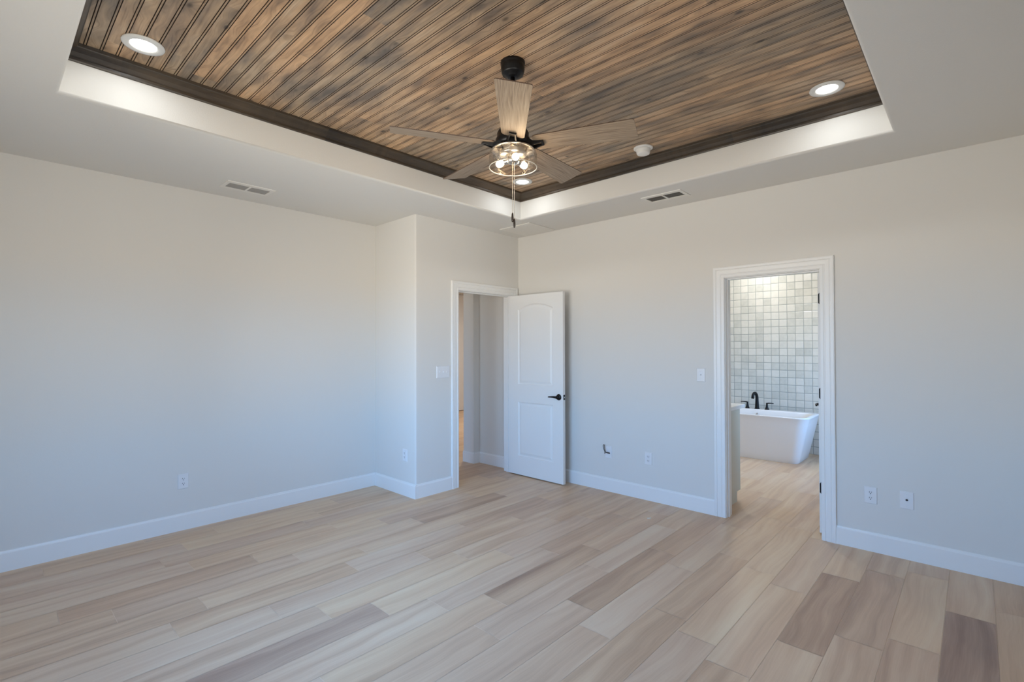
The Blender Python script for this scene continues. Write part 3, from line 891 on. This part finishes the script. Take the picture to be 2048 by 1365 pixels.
# ------------------------------------------------------------------ ceiling vents
def make_vent(label, loc, rz):
    """ceiling register, long axis local x"""
    t = thing('ceiling_vent', label, 'air vent', loc, rz, 'supply vents in the white ceiling')
    L, W = .178, .104
    ix, iy, mid = .150, .060, .008
    bm = new()
    A = [(-L, -W), (L, -W), (L, W), (-L, W)]
    rows = []
    for ins, z in ((0, 0), (.002, -.005), (.010, -.0065), (min(L - ix, W - iy) - .006, -.0075)):
        rows.append([bm.verts.new((math.copysign(abs(x) - ins * (L - ix) / (W - iy) * (1 if ins > .01 else 1), x), math.copysign(abs(y) - ins, y), z)) for x, y in A])
    rows.append([bm.verts.new((math.copysign(ix, x), math.copysign(iy, y), -.006)) for x, y in A])
    rows.append([bm.verts.new((math.copysign(ix, x), math.copysign(iy, y), .0)) for x, y in A])
    grid_faces(bm, rows, True)
    box(bm, -mid, mid, -iy, iy, -.007, 0)
    part('vent_frame', bm, m_ventw, t)
    bm = new(); box(bm, -ix, ix, -iy, iy, -.0008, -.0002)
    part('duct_opening', bm, m_duct, t, 'dark opening')
    for sgn in (-1, 1):
        bm = new(); a, b = (mid + .002, ix - .002) if sgn > 0 else (-ix + .002, -mid - .002)
        for k in range(5):
            y = -iy + .012 + k * .024
            v = [bm.verts.new(p) for p in ((a, y - .0095, -.0010), (b, y - .0095, -.0010), (b, y + .0055, -.0066), (a, y + .0055, -.0066))]
            v2 = [bm.verts.new((q.co.x, q.co.y + .0008, q.co.z + .0006)) for q in v]
            bm.faces.new(v); bm.faces.new(v2[::-1])
            for i in range(4): bm.faces.new((v[i], v[(i + 1) % 4], v2[(i + 1) % 4], v2[i]))
        part('louver_bank', bm, mat('louver_grey', (.32, .305, .285), .5), t, 'grey louvers')
    return t
v1 = make_vent('white two bank vent in the ceiling above the left wall', (-2.865, .335, H), 0)
dup(v1, (-.338, -2.010, H), radians(90), 'white two bank vent in the ceiling above the right wall left of the bathroom')

# flat square panel in the ceiling corner by the bedroom door
pn = thing('ceiling_panel', 'flat square white access panel in the ceiling corner above the bedroom door', 'access panel', (-.262, -.375, H))
bm = new(); bbox(bm, -.215, .215, -.215, .215, -.010, 0, .003, 2); part('panel_frame', bm, m_ventw, pn)
bm = new(); bbox(bm, -.188, .188, -.188, .188, -.0118, -.0095, .001, 1); part('panel_lid', bm, m_ventw, pn)

# ------------------------------------------------------------------ wall plates
def plate_bm(w, h, t=.0065):
    bm = new(); rows = []
    for ins, d in ((0, 0), (0, -.0018), (.0012, -.0042), (.0045, -t)):
        rows.append([bm.verts.new(p) for p in ((-w / 2 + ins, d, -h / 2 + ins), (w / 2 - ins, d, -h / 2 + ins), (w / 2 - ins, d, h / 2 - ins), (-w / 2 + ins, d, h / 2 - ins))])
    grid_faces(bm, rows, True); bm.faces.new(rows[-1]); bm.faces.new(rows[0][::-1])
    return bm
def screw(t, x, z, y):
    bm = new(); lathe(bm, [(.0034, 0), (.0030, -.0009), (0, -.0012)], 12, (x, y, z), 'Y'); part('plate_screw', bm, m_plate, t)
# local frame: plate lies in the xz-plane and looks towards -y
def make_outlet(label, loc, rz):
    t = thing('wall_outlet', label, 'power outlet', loc, rz, 'duplex outlets low on the walls')
    part('face_plate', plate_bm(.076, .119), m_plate, t)
    for s in (-1, 1):
        bm = new(); zc = s * .0195
        pts = []
        for k in range(28):
            a = 2 * pi * k / 28; x, z = .0172 * cos(a), .0172 * sin(a)
            z = max(-.0142, min(.0142, z)); pts.append((x, zc + z))
        A = [bm.verts.new((x, -.0062, z)) for x, z in pts]; B = [bm.verts.new((x, -.0085, z)) for x, z in pts]
        grid_faces(bm, [A, B], True); bm.faces.new(B)
        rc = part('receptacle', bm, m_plate, t)
        bm = new()
        box(bm, -.0078, -.0048, -.0092, -.0084, zc - .001, zc + .0085); box(bm, .0050, .0074, -.0092, -.0084, zc, zc + .0080)
        lathe(bm, [(.0032, -.0084), (.0032, -.0092), (0, -.0092)], 14, (0, 0, zc - .0072), 'Y')
        part('socket_slot', bm, m_slot, rc, 'dark socket slots')
    screw(t, 0, 0, -.0065)
    return t
o1 = make_outlet('white duplex outlet low on the left wall', (-3.212, C2, .387), 0)
dup(o1, (-C1, .170, .393), radians(-90), 'white duplex outlet low on the narrow wall beside the entry corner')
dup(o1, (0, -1.662, .392), radians(-90), 'white duplex outlet low on the right wall between the open door and the bathroom')
dup(o1, (0, -3.381, .395), radians(-90), 'white duplex outlet low on the wall right of the bathroom doorway')

def toggle(t, x):
    bm = new(); bbox(bm, x - .0052, x + .0052, -.0075, -.0060, -.012, .012, .0006, 1)
    tg = part('toggle_frame', bm, m_plate, t)
    bm = new()
    rows = []
    for d, zc, hx, hz in ((-.006, .000, .0045, .006), (-.012, .003, .0042, .0050), (-.0185, .0068, .0036, .0036)):
        rows.append([bm.verts.new(p) for p in ((x - hx, d, zc - hz), (x + hx, d, zc - hz), (x + hx, d, zc + hz), (x - hx, d, zc + hz))])
    grid_faces(bm, rows, True); bm.faces.new(rows[-1])
    part('toggle_lever', bm, m_plate, tg)
s1 = thing('light_switch', 'white single toggle switch left of the bathroom doorway', 'light switch', (0, -2.170, 1.204), radians(-90), 'toggle switches')
part('face_plate', plate_bm(.074, .119), m_plate, s1); toggle(s1, 0)
screw(s1, 0, .030, -.0065); screw(s1, 0, -.030, -.0065)
s3 = thing('light_switch', 'white triple toggle switch left of the bedroom doorway', 'light switch', (-1.135, 0, 1.204), 0, 'toggle switches')
part('face_plate', plate_bm(.166, .119), m_plate, s3)
for x in (-.046, 0, .046): toggle(s3, x)
for x in (-.046, 0, .046): screw(s3, x, .030, -.0065); screw(s3, x, -.030, -.0065)

cp = thing('cable_plate', 'white blank plate with a black coax jack right of the bathroom doorway', 'cable jack', (0, -3.583, .400), radians(-90))
part('face_plate', plate_bm(.076, .119), m_plate, cp)
bm = new(); lathe(bm, [(0, -.0062), (.0070, -.0062), (.0070, -.0085), (.0050, -.0088), (.0050, -.0165), (.0042, -.0170), (0, -.0170)], 18, (0, 0, .003), 'Y')
part('coax_jack', bm, m_slot, cp, 'black threaded jack')
screw(cp, 0, .042, -.0065); screw(cp, 0, -.042, -.0065)

lb = thing('low_voltage_bracket', 'pale wall bracket with a loop of black cable near the open bedroom door', 'cable outlet', (0, -1.226, .392), radians(-90))
bm = plate_bm(.078, .118, .005); part('bracket_frame', bm, m_plate, lb)
bm = new(); pts = []
P = [(.012, -.004, -.008), (-.006, -.016, .000), (-.026, -.024, -.006), (-.030, -.026, -.016), (-.030, -.028, .004), (-.040, -.030, .030), (-.048, -.028, .058), (-.044, -.026, .072), (-.037, -.026, .070), (-.036, -.026, .056), (-.033, -.026, .030), (-.022, -.024, .004), (-.012, -.018, -.006), (-.004, -.010, -.012)]
def catmull(P, n=6):
    out = []
    P = [Vector(p) for p in P]
    for i in range(len(P) - 1):
        p0, p1, p2, p3 = P[max(i - 1, 0)], P[i], P[i + 1], P[min(i + 2, len(P) - 1)]
        for k in range(n):
            t = k / n
            out.append(.5 * ((2 * p1) + (p2 - p0) * t + (2 * p0 - 5 * p1 + 4 * p2 - p3) * t * t + (3 * p1 - p0 - 3 * p2 + p3) * t ** 3))
    out.append(P[-1]); return out
tube(bm, catmull(P), .0030, 8)
part('coax_cable', bm, m_blackpl, lb, 'looped black cable')
bm = new(); lathe(bm, [(0, -.004), (.0058, -.004), (.0058, -.020), (.0040, -.022), (0, -.022)], 14, (.012, 0, -.008), 'Y')
part('cable_end', bm, m_blackpl, lb, 'black cable end')

# ------------------------------------------------------------------ bathroom fixtures
def rrect(x0, x1, y0, y1, r, n=7):
    pts = []
    for cx, cy, a0 in ((x1 - r, y1 - r, 0), (x0 + r, y1 - r, pi / 2), (x0 + r, y0 + r, pi), (x1 - r, y0 + r, 3 * pi / 2)):
        for k in range(n + 1):
            a = a0 + pi / 2 * k / n; pts.append((cx + r * cos(a), cy + r * sin(a)))
    return pts
tub = thing('bathtub', 'white freestanding bathtub with sloping ends in front of the tiled wall', 'bathtub', (2.80, -1.69, 0))
bm = new(); rows = []
def tl(x0, x1, hy, r, z): rows.append([bm.verts.new((x, y, z)) for x, y in rrect(x0, x1, -hy, hy, r)])
# outside shell from the floor up (local coords)
tl(-.295, .300, .640, .085, 0.0)
tl(-.300, .305, .648, .090, .012)
for k in range(1, 8):
    u = k / 8; tl(-.300 - .045 * u, .305 + .075 * u, .648 + .112 * u, .090 + .030 * u, .012 + .535 * u)
tl(-.347, .382, .765, .122, .556); tl(-.350, .386, .769, .124, .563); tl(-.350, .386, .769, .124, .570); tl(-.346, .382, .765, .122, .575)
# flat rim then basin
tl(-.318, .245, .715, .115, .575); tl(-.312, .238, .708, .112, .572); tl(-.305, .230, .700, .110, .560)
for k in range(1, 6):
    u = k / 6; tl(-.305 + .05 * u, .230 - .05 * u, .700 - .11 * u, .110 + .02 * u, .560 - .42 * u)
tl(-.22, .15, .54, .12, .135)
grid_faces(bm, rows, True, True); bm.faces.new(rows[-1]); bm.faces.new(rows[0][::-1])
tb = part('tub_shell', bm, m_tub, tub)
md = tb.modifiers.new('edge', 'EDGE_SPLIT'); md.split_angle = radians(50)
bm = new(); lathe(bm, [(0, -.010), (.013, -.010), (.017, -.007), (.018, .0), (0, .0)], 24, (.222, -.03, .512), 'X')
part('overflow_cap', bm, m_chrome, tub, 'chrome overflow cap inside the tub')

fc = thing('tub_faucet', 'black three piece faucet standing on the back rim of the bathtub', 'faucet', (3.118, -1.690, .575))
bm = new()
pts = []; rad = []
for k in range(19):
    u = k / 18
    if u < .45: p = (-.004 * u, 0, .165 * u / .45); r = .030 - .010 * (u / .45) ** .6
    else:
        a = (u - .45) / .55 * radians(158)
        p = (-.058 + .058 * cos(a) - .002, .035 * (u - .45), .165 + .060 * sin(a) if a < pi / 2 else .165 + .060 * sin(a)); r = .020 - .003 * (u - .45)
    pts.append(p); rad.append(r)
pts.append((-.118, .022, .150)); rad.append(.0185)
lathe(bm, [(0, 0), (.035, 0), (.035, .004), (.031, .008), (0, .008)], 28)
tube(bm, pts, rad, 20)
part('spout', bm, m_black, fc, 'black curved spout')
for s in (1, -1):
    bm = new()
    lathe(bm, [(0, 0), (.030, 0), (.030, .004), (.024, .010), (.0175, .030), (.0130, .055), (.0115, .075), (.0125, .086), (.0110, .092), (0, .093)], 24, (0, s * .128, 0))
    tube(bm, [(0, s * .128, .085), (-.004, s * .150, .090), (-.006, s * .185, .091), (-.006, s * .215, .089)], [.010, .0085, .0070, .0060], 12)
    part('faucet_handle', bm, m_black, fc, 'black lever handle')

vc = thing('vanity_cabinet', 'pale green grey vanity cabinet end just inside the bathroom doorway', 'cabinet', (WT + .004, -2.300, 0))
bm = new()
bbox(bm, 0, .462, 0, 1.20, .10, .872, .002, 1)
part('cabinet_body', bm, m_cab, vc)
bm = new(); box(bm, 0, .40, .01, 1.19, 0, .10); part('toe_kick', bm, m_cab, vc)
for k in range(2):
    bm = new(); a = .015 + k * .595
    bbox(bm, .462, .482, a, a + .575, .12, .855, .003, 1); dr = part('cabinet_door', bm, m_cab, vc)
    bm = new(); tube(bm, [(.482, a + (.53 if k == 0 else .045), .62), (.507, a + (.53 if k == 0 else .045), .62), (.507, a + (.53 if k == 0 else .045), .74), (.482, a + (.53 if k == 0 else .045), .74)], .005, 10); part('pull_handle', bm, m_black, dr, 'black bar pull')
ct = thing('vanity_countertop', 'white stone countertop slab on the vanity cabinet in the bathroom', 'countertop', (WT + .004, -2.330, .872))
bm = new(); bbox(bm, 0, .510, 0, 1.245, 0, .036, .003, 2); part('counter_slab', bm, m_quartz, ct)

# ------------------------------------------------------------------ scrap on the floor
bm = new()
pts = [(-.022, -.004), (-.006, -.008), (.014, -.006), (.022, .002), (.012, .007), (-.010, .006)]
A = [bm.verts.new((x, y, 0.0002)) for x, y in pts]; B = [bm.verts.new((x * .92, y * .85, .004 + .003 * abs(x) / .02)) for x, y in pts]
grid_faces(bm, [A, B], True); bm.faces.new(B); bm.faces.new(A[::-1])
sc = link('paper_scrap', bm, m_scrap); sc.location = (-.458, -1.904, 0); sc.rotation_euler = (0, 0, radians(-35))
sc['label'] = 'tiny cream scrap lying on the wood look floor left of the bathroom doorway'; sc['category'] = 'debris'
